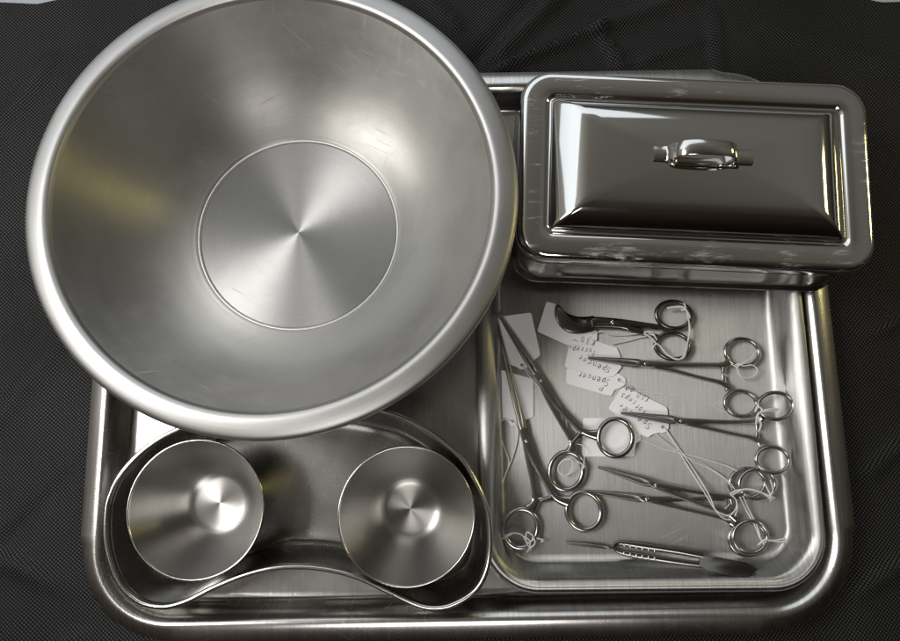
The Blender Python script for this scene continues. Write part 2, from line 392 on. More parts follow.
lt = obj('large_tray', loft(loops, True, True), M['tray'], loc=(BC[0][0] * .5 + BC[2][0] * .5, BC[0][1] * .5 + BC[2][1] * .5, .0016), sharp=50)
tag(lt, 'large rectangular stainless steel tray lying on the black cloth under everything else', 'tray')

# ------------------------------------------------------------------ instrument tray
ZI = .0245
ix0 = P(484.5, 450, ZI).x; ix1 = P(817.5, 500, ZI).x; iy0 = P(650, 589, ZI).y; iy1 = P(650, 205, ZI).y
IC = [(ix0 + .0012, iy0 + .0), (ix1 + .001, iy0 + .002), (ix1 - .0012, iy1), (ix0 - .0008, iy1)]
prof = [(-.0185, .0050), (-.0150, .0051), (-.0135, .0056), (-.0120, .0072), (-.0105, .0110), (-.0062, .0205), (-.0040, .0232), (-.0018, .0244), (.0002, .0246), (.0022, .0238), (.0036, .0220), (.0040, .0195), (.0034, .0180), (.0025, .0195), (.0012, .0222), (-.0015, .0230), (-.0042, .0205), (-.0095, .0105), (-.0110, .0062), (-.0135, .0036), (-.0185, .0034)]
loops = [quad_rrect(IC, o, .033, z, 18, 14) for o, z in prof]
it = obj('instrument_tray', loft(loops, True, True), M['itray'], loc=((ix0 + ix1) / 2, (iy0 + iy1) / 2, .0034), sharp=55)
tag(it, 'smaller brushed steel tray holding the scissors, forceps and white paper tags', 'tray')
ZF = .0050                      # its floor

# ------------------------------------------------------------------ big bowl
ax = Vector((-.0108, .0469, 1)).normalized()
bc = Vector((-.1085, .1481, .0087))
bowl = thing('mixing_bowl', bc - ax * .003, 'very large round steel bowl with wide flat rim, empty, tallest thing at left', 'bowl')
inner = [(.0701, -.0006), (.0708, .0001), (.0716, .0010), (.0727, .0016), (.0740, .0020)]
obj('base_disc', lathe([(0, 0), (.003, 0), (.02, 0), (.045, 0), (.0690, 0), (.0700, -.0002), (.0703, -.0008), (.06, -.0010), (0, -.0010)], bc, ax, 160), M['bowlbase'], bowl, sharp=60)
wall = fine([(.0740, .0020), (.085, .0050), (.098, .0120), (.1095, .0235), (.1195, .0400), (.1275, .0570), (.1325, .0690), (.1345, .0735)], 5)
outer = fine([(.1352, .0715), (.1288, .0560), (.121, .0390), (.111, .0222), (.099, .0103), (.086, .0030), (.0760, -.0005), (.066, -.0026)], 4)
obj('bowl_body', join(lathe(inner + wall + outer + [(.03, -.0026), (0, -.0026)], bc, ax, 160)), M['bowl'], bowl, sharp=60)
rim = fine([(.1340, .0722), (.1348, .0738), (.1360, .0760), (.1378, .0771), (.1400, .0774), (.1440, .0768), (.1478, .0758), (.1500, .0746), (.1511, .0728), (.1508, .0705), (.1490, .0694), (.1470, .0700), (.1440, .0722), (.1400, .0732), (.1365, .0716)], 3)
obj('rolled_rim', lathe(rim, bc, ax, 192), M['rim'], bowl)
obj('base_bead', lathe([(.0698, .0000), (.0701, .0006), (.0707, .0011), (.0714, .0013), (.0720, .0010), (.0724, .0006)], bc, ax, 160), M['bead'], bowl)

# ------------------------------------------------------------------ kidney dish
kpx = [(106, 516), (110, 495), (122.5, 471), (146.5, 447), (178, 429), (230, 411), (285, 402.5), (335, 403), (385, 411.5), (414, 423), (442.7, 442), (466.6, 466), (485.7, 504), (490.5, 535), (488, 566), (476, 590), (453, 604.5), (433, 608), (414, 603.6), (385, 590), (356.7, 577), (328, 569.7), (299, 567), (270.7, 568.7), (242, 576), (213, 588), (184.7, 602), (160.8, 607), (137, 600.7), (118, 580.7), (107, 547)]
ZK = .044
kout = crom([P(x, y, ZK) for x, y in kpx], 6, True)
def offset_loop(pts, d, z):
    n = len(pts); out = []
    for i in range(n):
        t = (pts[(i + 1) % n] - pts[i - 1]).normalized(); nn = Vector((t.y, -t.x, 0))
        out.append(Vector((pts[i].x + nn.x * d, pts[i].y + nn.y * d, z)))
    return out
# outline runs clockwise from the left: the inside is on its right
cen = sum(kout, Vector()) / len(kout)
sg = 1 if (offset_loop(kout, .001, ZK)[0] - cen).length < (kout[0] - cen).length else -1
def smooth_loop(l, it):
    for _ in range(it): l = [(l[i - 1] + l[i] * 2 + l[(i + 1) % len(l)]) / 4 for i in range(len(l))]
    return l
def kl(d, z, it=0): return smooth_loop(offset_loop(kout, sg * d, z), it)
kc = Vector((cen.x, cen.y, .0032))
kd = thing('kidney_dish', kc, 'shallow kidney shaped steel dish holding two small round cups', 'dish')
kp = [(.0016, .0438, 0), (.0022, .0400, 0), (.0034, .0300, 0), (.0050, .0190, 1), (.0068, .0115, 2), (.0090, .0074, 3), (.0120, .0056, 5), (.0160, .0050, 8), (.0210, .0048, 12)]
kin = [kl(*a) for a in kp]; kou = [kl(d - .0010, z - (.0012 if z < .02 else 0), it) for d, z, it in reversed(kp)]
obj('dish_body', loft(kin[::-1] + kou[::-1], True, True), M['kidney'], kd)
obj('rolled_rim', sweep(kl(.0002, ZK), .0034, .0036, True, 12), M['cuprim'], kd)

# ------------------------------------------------------------------ two round cups
cp = [(0, 0), (.006, 0), (.0120, 0), (.0160, .0002), (.0183, .0009), (.0208, .0024), (.0236, .0056), (.0266, .0106), (.0303, .0186), (.0346, .0290), (.0388, .0400), (.0409, .0457)]
cprof = [(0, 0), (.002, 0), (.006, 0)] + fine(cp[2:], 4)
cout = [(r + .0007, z - .0004) for r, z in reversed(cprof[4:])] + [(.012, -.0010), (0, -.0010)]
def cup(px, py, label, first=None):
    c = P(px, py, .0062)
    if first:
        t = first.copy(); C.objects.link(t); t.location = c - Vector((0, 0, .0010)); t['label'] = label
        for ch in first.children: k = ch.copy(); C.objects.link(k); k.parent = t
        return t
    t = thing('medicine_cup', c - Vector((0, 0, .0010)), label, 'cup', 'round steel cups in the kidney dish')
    obj('cup_body', lathe(cprof + cout, c, seg=128), M['cup'], t, sharp=60)
    obj('rim', lathe([(.0404, .0450), (.0407, .0458), (.0412, .0461), (.0418, .0458), (.0420, .0450), (.0416, .0443), (.0410, .0444)], c, seg=128), M['cuprim'], t)
    return t
cup1 = cup(220, 502.5, 'small round steel cup in the left lobe of the kidney dish')
cup(410.5, 508.5, 'small round steel cup in the right lobe of the kidney dish, beside the instrument tray', cup1)

# ------------------------------------------------------------------ lidded box
brt = R(-2.2); lrt = R(-2.6)
bcx, bcy, bz = .1535, .1690, .0250
lcx, lcy, lz = .1556, .1705, .0720
box = thing('instrument_box', (bcx, bcy, bz), 'long polished steel box with a handled lid, standing across the tray edges', 'box')
bl = []
for W, D, r, z in ((.180, .086, .012, bz + .0004), (.2085, .1185, .014, bz + .0004), (.2145, .1245, .017, bz + .0006), (.2192, .1292, .0185, bz + .0012), (.2206, .1306, .019, bz + .0024), (.2196, .1296, .019, bz + .0036), (.2150, .1250, .017, bz + .0046), (.2132, .1232, .0165, bz + .0070), (.2120, .1212, .016, bz + .0150), (.2120, .1205, .016, lz - .004), (.2100, .1185, .015, lz - .004), (.2095, .118, .015, bz + .010), (.2000, .110, .012, bz + .003), (.180, .086, .012, bz + .002)):
    bl.append(rrect(bcx + (lcx - bcx) * (z - bz) / (lz - bz), bcy + (lcy - bcy) * (z - bz) / (lz - bz), W, D, r, z, brt))
obj('box_body', loft(bl, True, True), M['box'], box, sharp=60)
LW, LD = .2240, .1272
def LR(ins_x, ins_y, r, z): return rrect(lcx, lcy, LW - 2 * ins_x, LD - 2 * ins_y, r, z, lrt, 14, 12)
ll = [LR(.0014, .0014, .0190, lz - .0115), LR(.0006, .0006, .0196, lz - .0118), LR(.0000, .0000, .0200, lz - .0108), LR(.0002, .0002, .0200, lz - .0060), LR(.0006, .0006, .0197, lz - .0032), LR(.0018, .0018, .0186, lz - .0012), LR(.0034, .0034, .0172, lz - .0003), LR(.0055, .0055, .0152, lz),
      LR(.0120, .0120, .0095, lz - .0002), LR(.0158, .0158, .0065, lz - .0004), LR(.0170, .0170, .0055, lz - .0010), LR(.0178, .0178, .0048, lz - .0019), LR(.0188, .0188, .0040, lz - .0022), LR(.0196, .0196, .0032, lz - .0019),
      LR(.0206, .0203, .0024, lz - .0006), LR(.0240, .0224, .0022, lz + .0026), LR(.0280, .0250, .0022, lz + .0060), LR(.0315, .0274, .0024, lz + .0084), LR(.0350, .0300, .0028, lz + .0102), LR(.0385, .0330, .0034, lz + .0114), LR(.0425, .0362, .0042, lz + .0121), LR(.052, .042, .004, lz + .0127), LR(.070, .050, .003, lz + .0131), LR(.095, .060, .001, lz + .0133)]
under = [LR(.095, .060, .001, lz + .0125), LR(.0385, .0330, .0034, lz + .0106), LR(.0206, .0203, .0024, lz - .0014), LR(.0178, .0178, .0048, lz - .0028), LR(.0055, .0055, .0152, lz - .0008), LR(.0022, .0022, .0182, lz - .0030), LR(.0016, .0016, .0188, lz - .0110)]
lid = obj('lid', loft(ll + under, False, False, True), M['lid'], box, sharp=40)
# close the small holes left in the middle of the lid's top and underside
me = lid.data; bm = bmesh.new(); bm.from_mesh(me)
bmesh.ops.remove_doubles(bm, verts=bm.verts, dist=1e-6)
for p in bm.faces:
    p.smooth = True
n_l = len(ll[0])
bm.verts.ensure_lookup_table(); bm.to_mesh(me); bm.free()
zt = lz + .0133
hc = Vector((lcx, lcy, zt)); ux = Vector((math.cos(lrt), math.sin(lrt), 0)); uy = Vector((-math.sin(lrt), math.cos(lrt), 0))
obj('lid_crown', loft([LR(.090, .0585, .002, lz + .01325), LR(.094, .0597, .001, lz + .0135)], True, True), M['lid'], lid)
hx = [(-.0285, .0010), (-.0265, .0010), (-.0225, .0010), (-.0205, .0016), (-.0182, .0048), (-.0160, .0082), (-.0128, .0108), (-.0070, .0122), (0, .0126), (.0070, .0122), (.0128, .0108), (.0158, .0082), (.0172, .0048), (.0180, .0016), (.0195, .0010), (.0230, .0010), (.0285, .0010)]
hoff = ux * -.0005 + uy * .0026
hp = crom([hc + hoff + ux * x * 1.06 + Vector((0, 0, z)) for x, z in hx], 4)
strapV, strapF = [], []
loops = []
for i, p in enumerate(hp):
    a = hp[max(0, i - 1)]; b = hp[min(len(hp) - 1, i + 1)]; t = (b - a).normalized(); nrm = t.cross(uy) * -1
    hw = .0047
    loops.append([p + uy * s + nrm * k for s, k in ((-hw, -.0004), (-hw + .0003, -.0006), (hw - .0003, -.0006), (hw, -.0004), (hw, .0004), (hw - .0003, .0006), (-hw + .0003, .0006), (-hw, .0004))])
obj('strap_handle', loft(loops, True, True), M['strap'], lid, sharp=35)

# ------------------------------------------------------------------ forceps
def ring_pts(cx, cy, rx, ry, z, rot=0., n=40):
    out = []
    for i in range(n):
        a = 2 * math.pi * i / n; x, y = rx * math.cos(a), ry * math.sin(a); c, s = math.cos(R(rot)), math.sin(R(rot))
        out.append(P(cx + x * c - y * s, cy + x * s + y * c, z))
    return out
def camera_ray_shift(p, dz):
    """same arm seen from above, its ring end propped up by dz on the tray wall"""
    c = Vector((0, 0, H)); return c + (p - c) * ((p.z + dz - H) / (p.z - H))
def forceps(label, tip, pivot, arms, z=.0085, jaw=5.0, shank=3.1, jawmat='jaw', rb=2.6):
    """arms: two of dict(pts=[shank pixels after the pivot], ring=(cx, cy, rx, ry, rot), dz, side, ratchet=(px from, px to))"""
    pv = P(*pivot, z)
    t = thing('forceps', (pv.x, pv.y, ZF), label, 'forceps', 'locking forceps in the instrument tray')
    tp = P(*tip, z); d = (tp - pv).normalized(); s = Vector((-d.y, d.x, 0))
    for a in arms:
        zz = Vector((0, 0, a['dz'])); sd = a['side']
        jm = tp.lerp(pv, .5)
        tipo = tp + s * sd * .0005; mido = jm + s * sd * .0013
        o = bpy.data
        shk = [P(x, y, z) for x, y in a['pts']]
        path = crom([tipo, mido, tp.lerp(pv, .82) + s * sd * .0014, pv, *shk], 8)
        k = len(path); js = int(8 * 3)
        wj = lerplist([.0009, .0019, .0027, jaw / 1000 * .80], js); ws = lerplist([jaw / 1000 * .80, jaw / 1000 * .72, shank / 1000, shank / 1000 * .9, shank / 1000 * .9, shank / 1000 * 1.1, shank / 1000 * 1.5, shank / 1000 * 2.1], k - js)
        # heights so that both arms share the floor and cross in the joint
        dzs = lerplist([0, 0, .5, 1, .6, .4, .2], k)
        lf = a.get('lift', 0)
        rise = [lf * max(0, (i / (k - 1) - .45) / .55) ** 1.3 for i in range(k)]
        path = [p + zz * q for p, q in zip(path, dzs)]
        path = [camera_ray_shift(p, r_) for p, r_ in zip(path, rise)]
        arm = obj('arm', sweep(path, wj + ws, lerplist([.0014, .0026, .0036, .0034, .0030, .0030, .0032], k), False, 12, True), M['inst'], t, sharp=60)
        obj('finger_ring', sweep(ring_pts(a['ring'][0], a['ring'][1], a['ring'][2], a['ring'][3], z + a['dz'] * .2 + a.get('lift', 0), a['ring'][4] if len(a['ring']) > 4 else 0), rb / 1000, .0031, True, 12), M['inst'], arm)
        if 'ratchet' in a:
            q0, q1 = a['ratchet']
            obj('ratchet', sweep([P(*q0, z + a['dz'] * .3), P(q0[0] * .5 + q1[0] * .5, q0[1] * .5 + q1[1] * .5, z + a['dz'] * .6), P(*q1, z + a['dz'] * .8)], [.0044, .0034, .0028], .0026, False, 8, True), M['inst'], arm, sharp=50)
        # the jaw's matt gripping half
        jp = [q + Vector((0, 0, .0003)) for q in path[:js - 4]]
        obj('jaw', sweep(jp, [w_ * 1.04 for w_ in wj[:js - 4]], lerplist([.0014, .0026, .0036], js - 4), False, 10, True), M[jawmat], arm, sharp=60)
    obj('box_joint', lathe([(0, .0026), (.0008, .0026), (.0013, .0023), (.0014, .0018), (.0014, 0)], pv + Vector((0, 0, .0002)), seg=20), M['strap'], t, sharp=50)
    return t

forceps('long forceps with one ring over the lowest blank tag, jaws reaching up to the bowl', (499, 315), (541, 381), [
    dict(pts=[(553, 401), (570, 420), (584, 432), (596, 435)], ring=(615.5, 437.5, 17, 18.5), dz=.0010, side=1, ratchet=((581, 433), (571, 444))),
    dict(pts=[(550, 402), (562, 424), (572, 441), (571, 452)], ring=(566.3, 471, 16.5, 19.0, 10), dz=-.0008, side=-1, ratchet=((571, 441), (579, 437)))], z=.0110, jaw=6.6, shank=3.9, rb=3.5)
forceps('long forceps at the left wall of the tray, lying over the two blank tags', (496.5, 322), (526, 441), [
    dict(pts=[(533, 460), (544, 480), (555, 497), (568, 502)], ring=(584, 511, 17, 19.0, -15), dz=.0010, side=1, ratchet=((553, 497), (541, 501))),
    dict(pts=[(529, 462), (533, 483), (535, 500), (530, 509)], ring=(521, 528.5, 16.5, 19.5, 10), dz=-.0008, side=-1, ratchet=((535, 501), (546, 499)))], z=.0100, jaw=6.6, shank=4.1, rb=3.6)
forceps('slim forceps just below the scissors, tips on the pile of written tags', (588, 358), (645, 364), [
    dict(pts=[(668, 364.5), (700, 365), (722, 365), (729, 362)], ring=(742, 352.5, 17, 13.5, 8), dz=.0010, side=-1, ratchet=((724, 365), (723, 373))),
    dict(pts=[(668, 369), (698, 377), (722, 383), (729, 389)], ring=(740.5, 403.5, 16, 12.6, 12), dz=-.0008, side=1, ratchet=((724, 383), (723, 375)))], z=.0098, jaw=5.8, shank=3.0, rb=2.6)
forceps('slim forceps nearest the right tray wall, tips on the aslant priced tag', (621, 413), (680, 421), [
    dict(pts=[(705, 421.5), (735, 422), (754, 421.5), (762, 417)], ring=(775.5, 406, 17.5, 13.5, 0), dz=.0010, side=-1, lift=.0062, ratchet=((757, 422), (757, 430))),
    dict(pts=[(703, 427), (733, 434), (755, 439), (762, 446)], ring=(772.5, 460, 16.5, 13.0, 8), dz=-.0008, side=1, lift=.0040, ratchet=((757, 440), (757, 432)))], z=.0102, jaw=5.8, shank=3.0, rb=2.6)
forceps('upper of the two forceps crossed by white strings, tips highest of that pair', (598, 467), (655, 485), [
    dict(pts=[(680, 489), (710, 494), (730, 496.5), (743, 495)], ring=(757, 484, 18, 15.0, 0), dz=.0010, side=-1, ratchet=((731, 497), (732, 504))),
    dict(pts=[(677, 495), (703, 505), (724, 511), (736, 519)], ring=(750, 537, 17, 16.0, 0), dz=-.0006, side=1, ratchet=((726, 511), (731, 503)))], z=.0125, jaw=5.8, shank=3.0, rb=2.6)
forceps('lower of the two forceps crossed by white strings, tips pointing at the big forceps ring', (592, 491.5), (646, 499), [
    dict(pts=[(675, 499), (705, 498.5), (726, 498), (736, 494)], ring=(747, 483, 17.5, 14.5, 0), dz=.0008, side=-1, ratchet=((728, 498), (730, 506))),
    dict(pts=[(672, 506), (702, 513), (724, 518.5), (734, 524)], ring=(747.5, 539, 18.5, 16.8, 10), dz=-.0008, side=1, ratchet=((728, 519), (730, 511)))], z=.0088, jaw=5.8, shank=3.0, rb=2.6)

# ------------------------------------------------------------------ umbilical scissors
def slab(px, z0, z1, dome=0.):
    """closed outline of photo pixels with a thickness; upper edge slightly rounded"""
    lo = [P(x, y, z0) for x, y in px]; hi = [P(x, y, z1) for x, y in px]
    c = sum(hi, Vector()) / len(hi)
    top = [c + (p - c) * .90 + Vector((0, 0, dome)) for p in hi]
    md = [c + (p - c) * .98 + Vector((0, 0, dome * .5)) for p in hi]
    return loft([lo, hi, md, top], True, True)
zs = .0100
sc = thing('scissors', P(600, 322, ZF), 'dark scissors with a broad beak shaped curved blade and two finger rings', 'scissors')
bl_px = crom([Vector((x, y, 0)) for x, y in [(557.5, 304.5), (562, 309.5), (569, 314), (578, 316.5), (588, 316.5), (594, 316), (594, 323), (594, 329.5), (586, 332), (577, 333), (568, 332), (560.5, 327), (555.8, 319), (555, 311)]], 3, True)
armA = obj('arm', sweep(crom([P(592, 322, zs + .0012), P(600, 321.5, zs + .0012), P(620, 322.5, zs + .0012), P(640, 324.5, zs + .0008), P(655, 326.5, zs), P(664, 328, zs)], 8), [.0070, .0066, .0052, .0040, .0036, .0040], [.0034, .0034, .0032, .0032], False, 12, True), M['instdark'], sc, sharp=60)
obj('blade', slab([(p.x, p.y) for p in bl_px], zs - .0010, zs + .0012, .0007), M['instdark'], armA)
obj('finger_ring', sweep(ring_pts(673.5, 315, 17.5, 13.4, zs, 8), .0029, .0034, True, 12), M['instdark'], armA)
armB = obj('arm', sweep(crom([P(588, 324, zs - .0016), P(600, 324, zs - .0016), P(622, 326, zs - .0012), P(640, 331.5, zs - .0008), P(652, 335, zs - .0006), P(659, 338, zs - .0006)], 8), [.0062, .0066, .0052, .0040, .0034, .0036], [.0032, .0032], False, 12, True), M['instdark'], sc, sharp=60)
obj('blade', slab([(p.x + .8, p.y + .8) for p in bl_px], zs - .0032, zs - .0011, 0), M['instdark'], armB)
obj('finger_ring', sweep(ring_pts(672.5, 346, 17.5, 13.0, zs - .0006, 8), .0028, .0034, True, 12), M['instdark'], armB)
obj('pivot_screw', lathe([(0, .0008), (.0014, .0008), (.0018, .0004), (.0019, 0), (.0019, -.001)], P(613, 322, zs + .0030), seg=20), M['inst'], sc, sharp=50)

# ------------------------------------------------------------------ cross-action tweezers
zt2 = .0082
tw = thing('tweezers', P(660, 558, ZF), 'flat cross action tweezers with two rows of bright grip notches, lying along the front wall', 'tweezers')
for sd, tail in ((-1, [(618, 543), (640, 545.5), (680, 551.5), (703, 556)]), (1, [(619, 551.5), (640, 556), (680, 562), (703, 565)])):
    tipx = (566, 542.6 + .5 * sd)
    front = [P(*tipx, zt2 - sd * .0004), P(585, 544.2 + .9 * sd, zt2 - sd * .0006), P(603, 546.2 + .8 * sd, zt2 - sd * .0007), P(611, 547 - .5 * sd, zt2 - sd * .0008)]
    a = obj('arm', sweep(crom(front + [P(x, y, zt2 + (x - 618) / 85 * .0066) for x, y in tail], 8), [.0014, .0022, .0022, .0018, .0034, .0046, .0044, .0042], [.0014, .0020, .0022, .0022, .0022, .0022], False, 10, True), M['instdark'], tw, sharp=60)
    for k in range(6):
        x = 624.5 + k * 6.1; y = (545.6 if sd < 0 else 553.4) + k * 1.05
        obj('grip_notch', sweep([P(x - .9, y - 1.7, zt2 + .0011 + k * .00047), P(x + .5, y + 1.7, zt2 + .0011 + k * .00047)], .0013, .0011, False, 8, True), M['cuprim'], a)
je = [(699, 555), (716, 556.5), (735, 560), (751.5, 563.5), (757, 568.5), (748.5, 575.5), (730, 575), (714, 573), (699, 566)]
jz = lambda y: .0128 + (y - 555) / 20 * .0070
lo = [P(x, y, jz(y)) for x, y in je]; hi = [p + Vector((0, 0, .0017)) for p in lo]; jc = sum(hi, Vector()) / len(hi)
obj('joined_end', loft([lo, hi, [jc + (p - jc) * .965 + Vector((0, 0, .0003)) for p in hi]], True, True), M['blade_flat'], tw, sharp=30)

# ------------------------------------------------------------------ paper tags with strings and handwriting
GLYPH = {  # strokes on a unit box, x right, y up
    'S': [[(.8, .9), (.5, 1), (.2, .85), (.25, .6), (.65, .45), (.75, .2), (.45, 0), (.1, .12)]],
    'p': [[(.15, .6), (.2, -.4)], [(.18, .45), (.45, .62), (.7, .4), (.5, .1), (.2, .12)]],
    'e': [[(.12, .3), (.65, .36), (.5, .6), (.2, .5), (.12, .2), (.4, 0), (.7, .12)]],
    'n': [[(.12, .6), (.15, 0)], [(.15, .4), (.4, .6), (.62, .45), (.65, 0)]],
    'c': [[(.65, .5), (.4, .6), (.15, .35), (.3, .03), (.65, .1)]],
    'r': [[(.15, .6), (.2, 0)], [(.2, .35), (.4, .58), (.65, .55)]],
    'F': [[(.2, 0), (.25, 1), (.8, .98)], [(.2, .52), (.6, .55)]],
    'o': [[(.4, .6), (.12, .35), (.3, 0), (.62, .18), (.6, .5), (.4, .6)]],
    's': [[(.6, .55), (.3, .6), (.2, .42), (.55, .25), (.5, .02), (.12, .05)]],
    'P': [[(.2, 0), (.22, 1), (.65, .95), (.7, .6), (.22, .48)]],
    '£': [[(.75, .85), (.5, 1), (.32, .8), (.35, .3), (.1, .03), (.8, .06)], [(.15, .5), (.6, .52)]],
    '3': [[(.15, .9), (.5, 1), (.68, .78), (.35, .54), (.72, .3), (.45, 0), (.1, .1)]],
    '5': [[(.75, 1), (.25, .97), (.22, .55), (.6, .58), (.72, .25), (.45, 0), (.1, .1)]],
    '0': [[(.45, 1), (.15, .6), (.25, .08), (.6, .05), (.75, .5), (.45, 1)]],
    '.': [[(.3, .02), (.36, .08)]],
    '~': [[(.05, .35), (.3, .52), (.55, .32), (.85, .5)]],
    '"': [[(.25, .95), (.22, .6)], [(.55, .95), (.52, .6)]]}
def writing(text, px0, px1, hpx, z):
    """handwriting whose baseline runs from photo pixel px0 to px1"""
    a, b = P(*px0, z), P(*px1, z); d = (b - a); L = d.length; d.normalize(); up = Vector((-d.y, d.x, 0)); hh = hpx * .00069
    step = L / len(text); parts = []
    for i, ch in enumerate(text):
        if ch == ' ': continue
        jx, jy, sl = random.uniform(-.08, .08), random.uniform(-.12, .12), random.uniform(.05, .4)
        gs = random.uniform(.82, 1.15)
        for st in GLYPH[ch]:
            pts = [a + d * ((i + .05 + x * .86 + jx + sl * y * hh / step * .5) * step) + up * ((y * gs + jy) * hh) for x, y in st]
            path = crom([Vector((p.x, p.y, z)) for p in pts], 4)
            parts.append(sweep(path, [.00044 * random.uniform(.6, 1.3) for _ in range(4)], .00008, False, 5))
    return join(*parts)
def card(px, z, hole=None, thick=.00030, curl=0.):
    """flat card from a photo outline, corners eased, with a punched hole"""
    pts = [P(x, y, z) for x, y in px]; n = len(pts); out = []
    for i in range(n):
        p0, p1, p2 = pts[i - 1], pts[i], pts[(i + 1) % n]
        e = min(.0016, (p1 - p0).length * .3, (p2 - p1).length * .3)
        q0 = p1 + (p0 - p1).normalized() * e; q2 = p1 + (p2 - p1).normalized() * e
        for k in range(4):
            t = k / 3; out.append(q0 * (1 - t) ** 2 + p1 * 2 * t * (1 - t) + q2 * t * t)
    area2 = sum(out[i - 1].x * out[i].y - out[i].x * out[i - 1].y for i in range(len(out)))
    if area2 < 0: out.reverse()
    if hole:
        h = P(hole[0], hole[1], z); i0 = min(range(len(out)), key=lambda i: (out[i] - h).length)
        st = math.atan2(out[i0].y - h.y, out[i0].x - h.x); hr = hole[2] * .00069
        circ = [h + Vector((math.cos(st - 2 * math.pi * k / 16), math.sin(st - 2 * math.pi * k / 16), 0)) * hr for k in range(17)]
        out = out[:i0 + 1] + circ + out[i0:]
    c = sum(out, Vector()) / len(out)
    bend = lambda p: Vector((0, 0, curl * ((p - c).length / .02) ** 2))
    lo = [p + bend(p) for p in out]; hi = [p + bend(p) + Vector((0, 0, thick)) for p in out]
    return loft([lo, hi], True, True)
def thread(pts, z=None, r=.00042, n=6):
    """string through photo pixels (x, y[, z])"""
    return sweep(crom([P(p[0], p[1], p[2] if len(p) > 2 else (z or .0062)) for p in pts], n), r * 2, r * 2, False, 7)
def paper_tag(label, px, z, hole=None, texts=(), strings=(), curl=0.):
    c = P(sum(p[0] for p in px) / len(px), sum(p[1] for p in px) / len(px), ZF)
    t = thing('paper_tag', c, label, 'tag', 'white paper tags tied to the instruments')
    obj('card', card(px, z, hole, curl=curl), M['card'], t, smooth=False)
    for tx in texts:
        obj('handwriting', writing(tx[0], tx[1], tx[2], tx[3], z + .00036), M['ink'], t)
    for s in strings: obj('string', join(*[thread(q[0], r=(q[1] if len(q) > 1 else .00050) * .84) for q in s]), M['string'], t)
    return t
Zr = .0125
paper_tag('blank white tag highest at the left wall, under the long forceps tips', [(499, 317), (531, 312.5), (540.5, 355), (533, 361), (531, 366), (521, 370), (515, 366), (505, 364)], .0064, (522, 365, 1.6), strings=[
    [([(522, 365, .0062), (533, 380, .0070), (548, 397, .0075), (560, 412, .0080), (566, 432, .0085)], .0004), ([(523, 366, .0066), (543, 385, .0075), (563, 410, .0085), (570, 440, .0090), (583, 446, .0100), (584, 462, .0130), (582, 468, .0125)], .0004)],
    [([(563, 476, Zr), (558, 470, Zr), (561, 462, Zr), (569, 459, Zr + .001), (573, 464, Zr), (570, 473, .0110), (564, 476, .010)], .0005), ([(577, 461, .0135), (584, 466, .0140), (581, 470, .0130)], .0006)]])
paper_tag('blank white tag lying second from the top along the left wall', [(497.5, 369), (533, 379), (533.5, 417), (524, 420), (520, 425), (511, 426), (507, 420), (495.5, 415)], .0056, (513, 421, 1.6), strings=[
    [([(512, 421, .0062), (502, 420, .0075), (499, 430, .0068), (504, 447, .0065), (509, 462, .0066), (503, 482, .0066), (496, 503, .0072), (493.5, 522, .0080), (496, 535, .0078), (504, 538, .0105), (513, 533, .0130)],), ([(514, 421, .0062), (518, 430, .0062), (516, 446, .0062), (509, 466, .0072), (499, 490, .0066), (494.5, 508, .0074), (494, 527, .0084), (500, 539, .0082), (505, 538, .0100)],)],
    [([(504, 537, .0105), (512, 533, .0130), (522, 535, .0128), (528, 543, .0135), (533, 537, .0138), (527, 532, .0135), (526, 541, .0130), (531, 550, .0118)], .0006), ([(523, 536, .0130), (530, 541, .0138), (529, 549, .0125), (527, 552, .0110)], .0006), ([(532, 534, .0130), (535, 543, .0135), (530, 548, .0130)], .0006), ([(537, 538, .0120), (543, 540, .0105), (541, 542, .0105)], .0006)]])
paper_tag('priced tag sticking out past the beak of the scissors blade', [(546.5, 301.5), (558.5, 305), (575, 322), (597, 331), (597, 340), (592, 344), (568, 345.5), (537, 331.5)], .0070, None, texts=[('"', (594, 335.5), (588.5, 334), 3.5), ('£35', (596.5, 340.5), (580, 337), 5.5), ('~', (579, 340), (572, 338), 4)], strings=[
    [([(592, 334, .0078), (602, 332, .0072), (612, 335, .0068), (628, 335, .0068), (642, 333, .0090), (655, 335.5, .0125)],), ([(612, 344, .0070), (628, 341, .0066), (642, 337, .0075), (655, 334, .0120)],), ([(643, 333, .0100), (650, 337, .0120), (656, 343, .0122)], .0007), ([(644, 332, .0105), (652, 333, .0128), (657, 340, .0120)], .0007)],
    [([(652, 349, .0118), (656, 344, .0128), (660, 346, .0122), (667, 354, .0118), (676, 359, .0122), (684, 357, .0128), (687, 345, .0120), (690, 331, .0125), (688, 317, .0132), (685, 307, .0140)], .0007), ([(661, 348, .0110), (669, 356, .0116), (679, 359.5, .0132), (685, 352, .0128), (688.5, 336, .0122), (689, 322, .0130), (686, 309, .0145)], .0006)],
    [([(667, 308, .0128), (675, 307, .0130), (683, 307, .0148), (688, 313, .0142), (690, 318, .0128)], .0009), ([(684, 303, .0140), (685.5, 309, .0150), (681, 310, .0138)], .0008)]])
paper_tag('written tag in the middle of the pile, with two lines of writing', [(569, 345), (592, 339), (600, 342.5), (617, 348), (621, 358), (618, 361), (622, 367), (614, 376), (609, 377), (604, 378), (564.5, 367)], .0066, None, texts=[('Spencer', (612, 369), (578, 354.5), 6.5), ('Forceps', (596, 350.5), (568.5, 344.5), 6.5), ], strings=[[([(619, 362, .0068), (650, 359.5, .0085), (690, 361.5, .0068), (722, 362, .0090)], .0004)]])
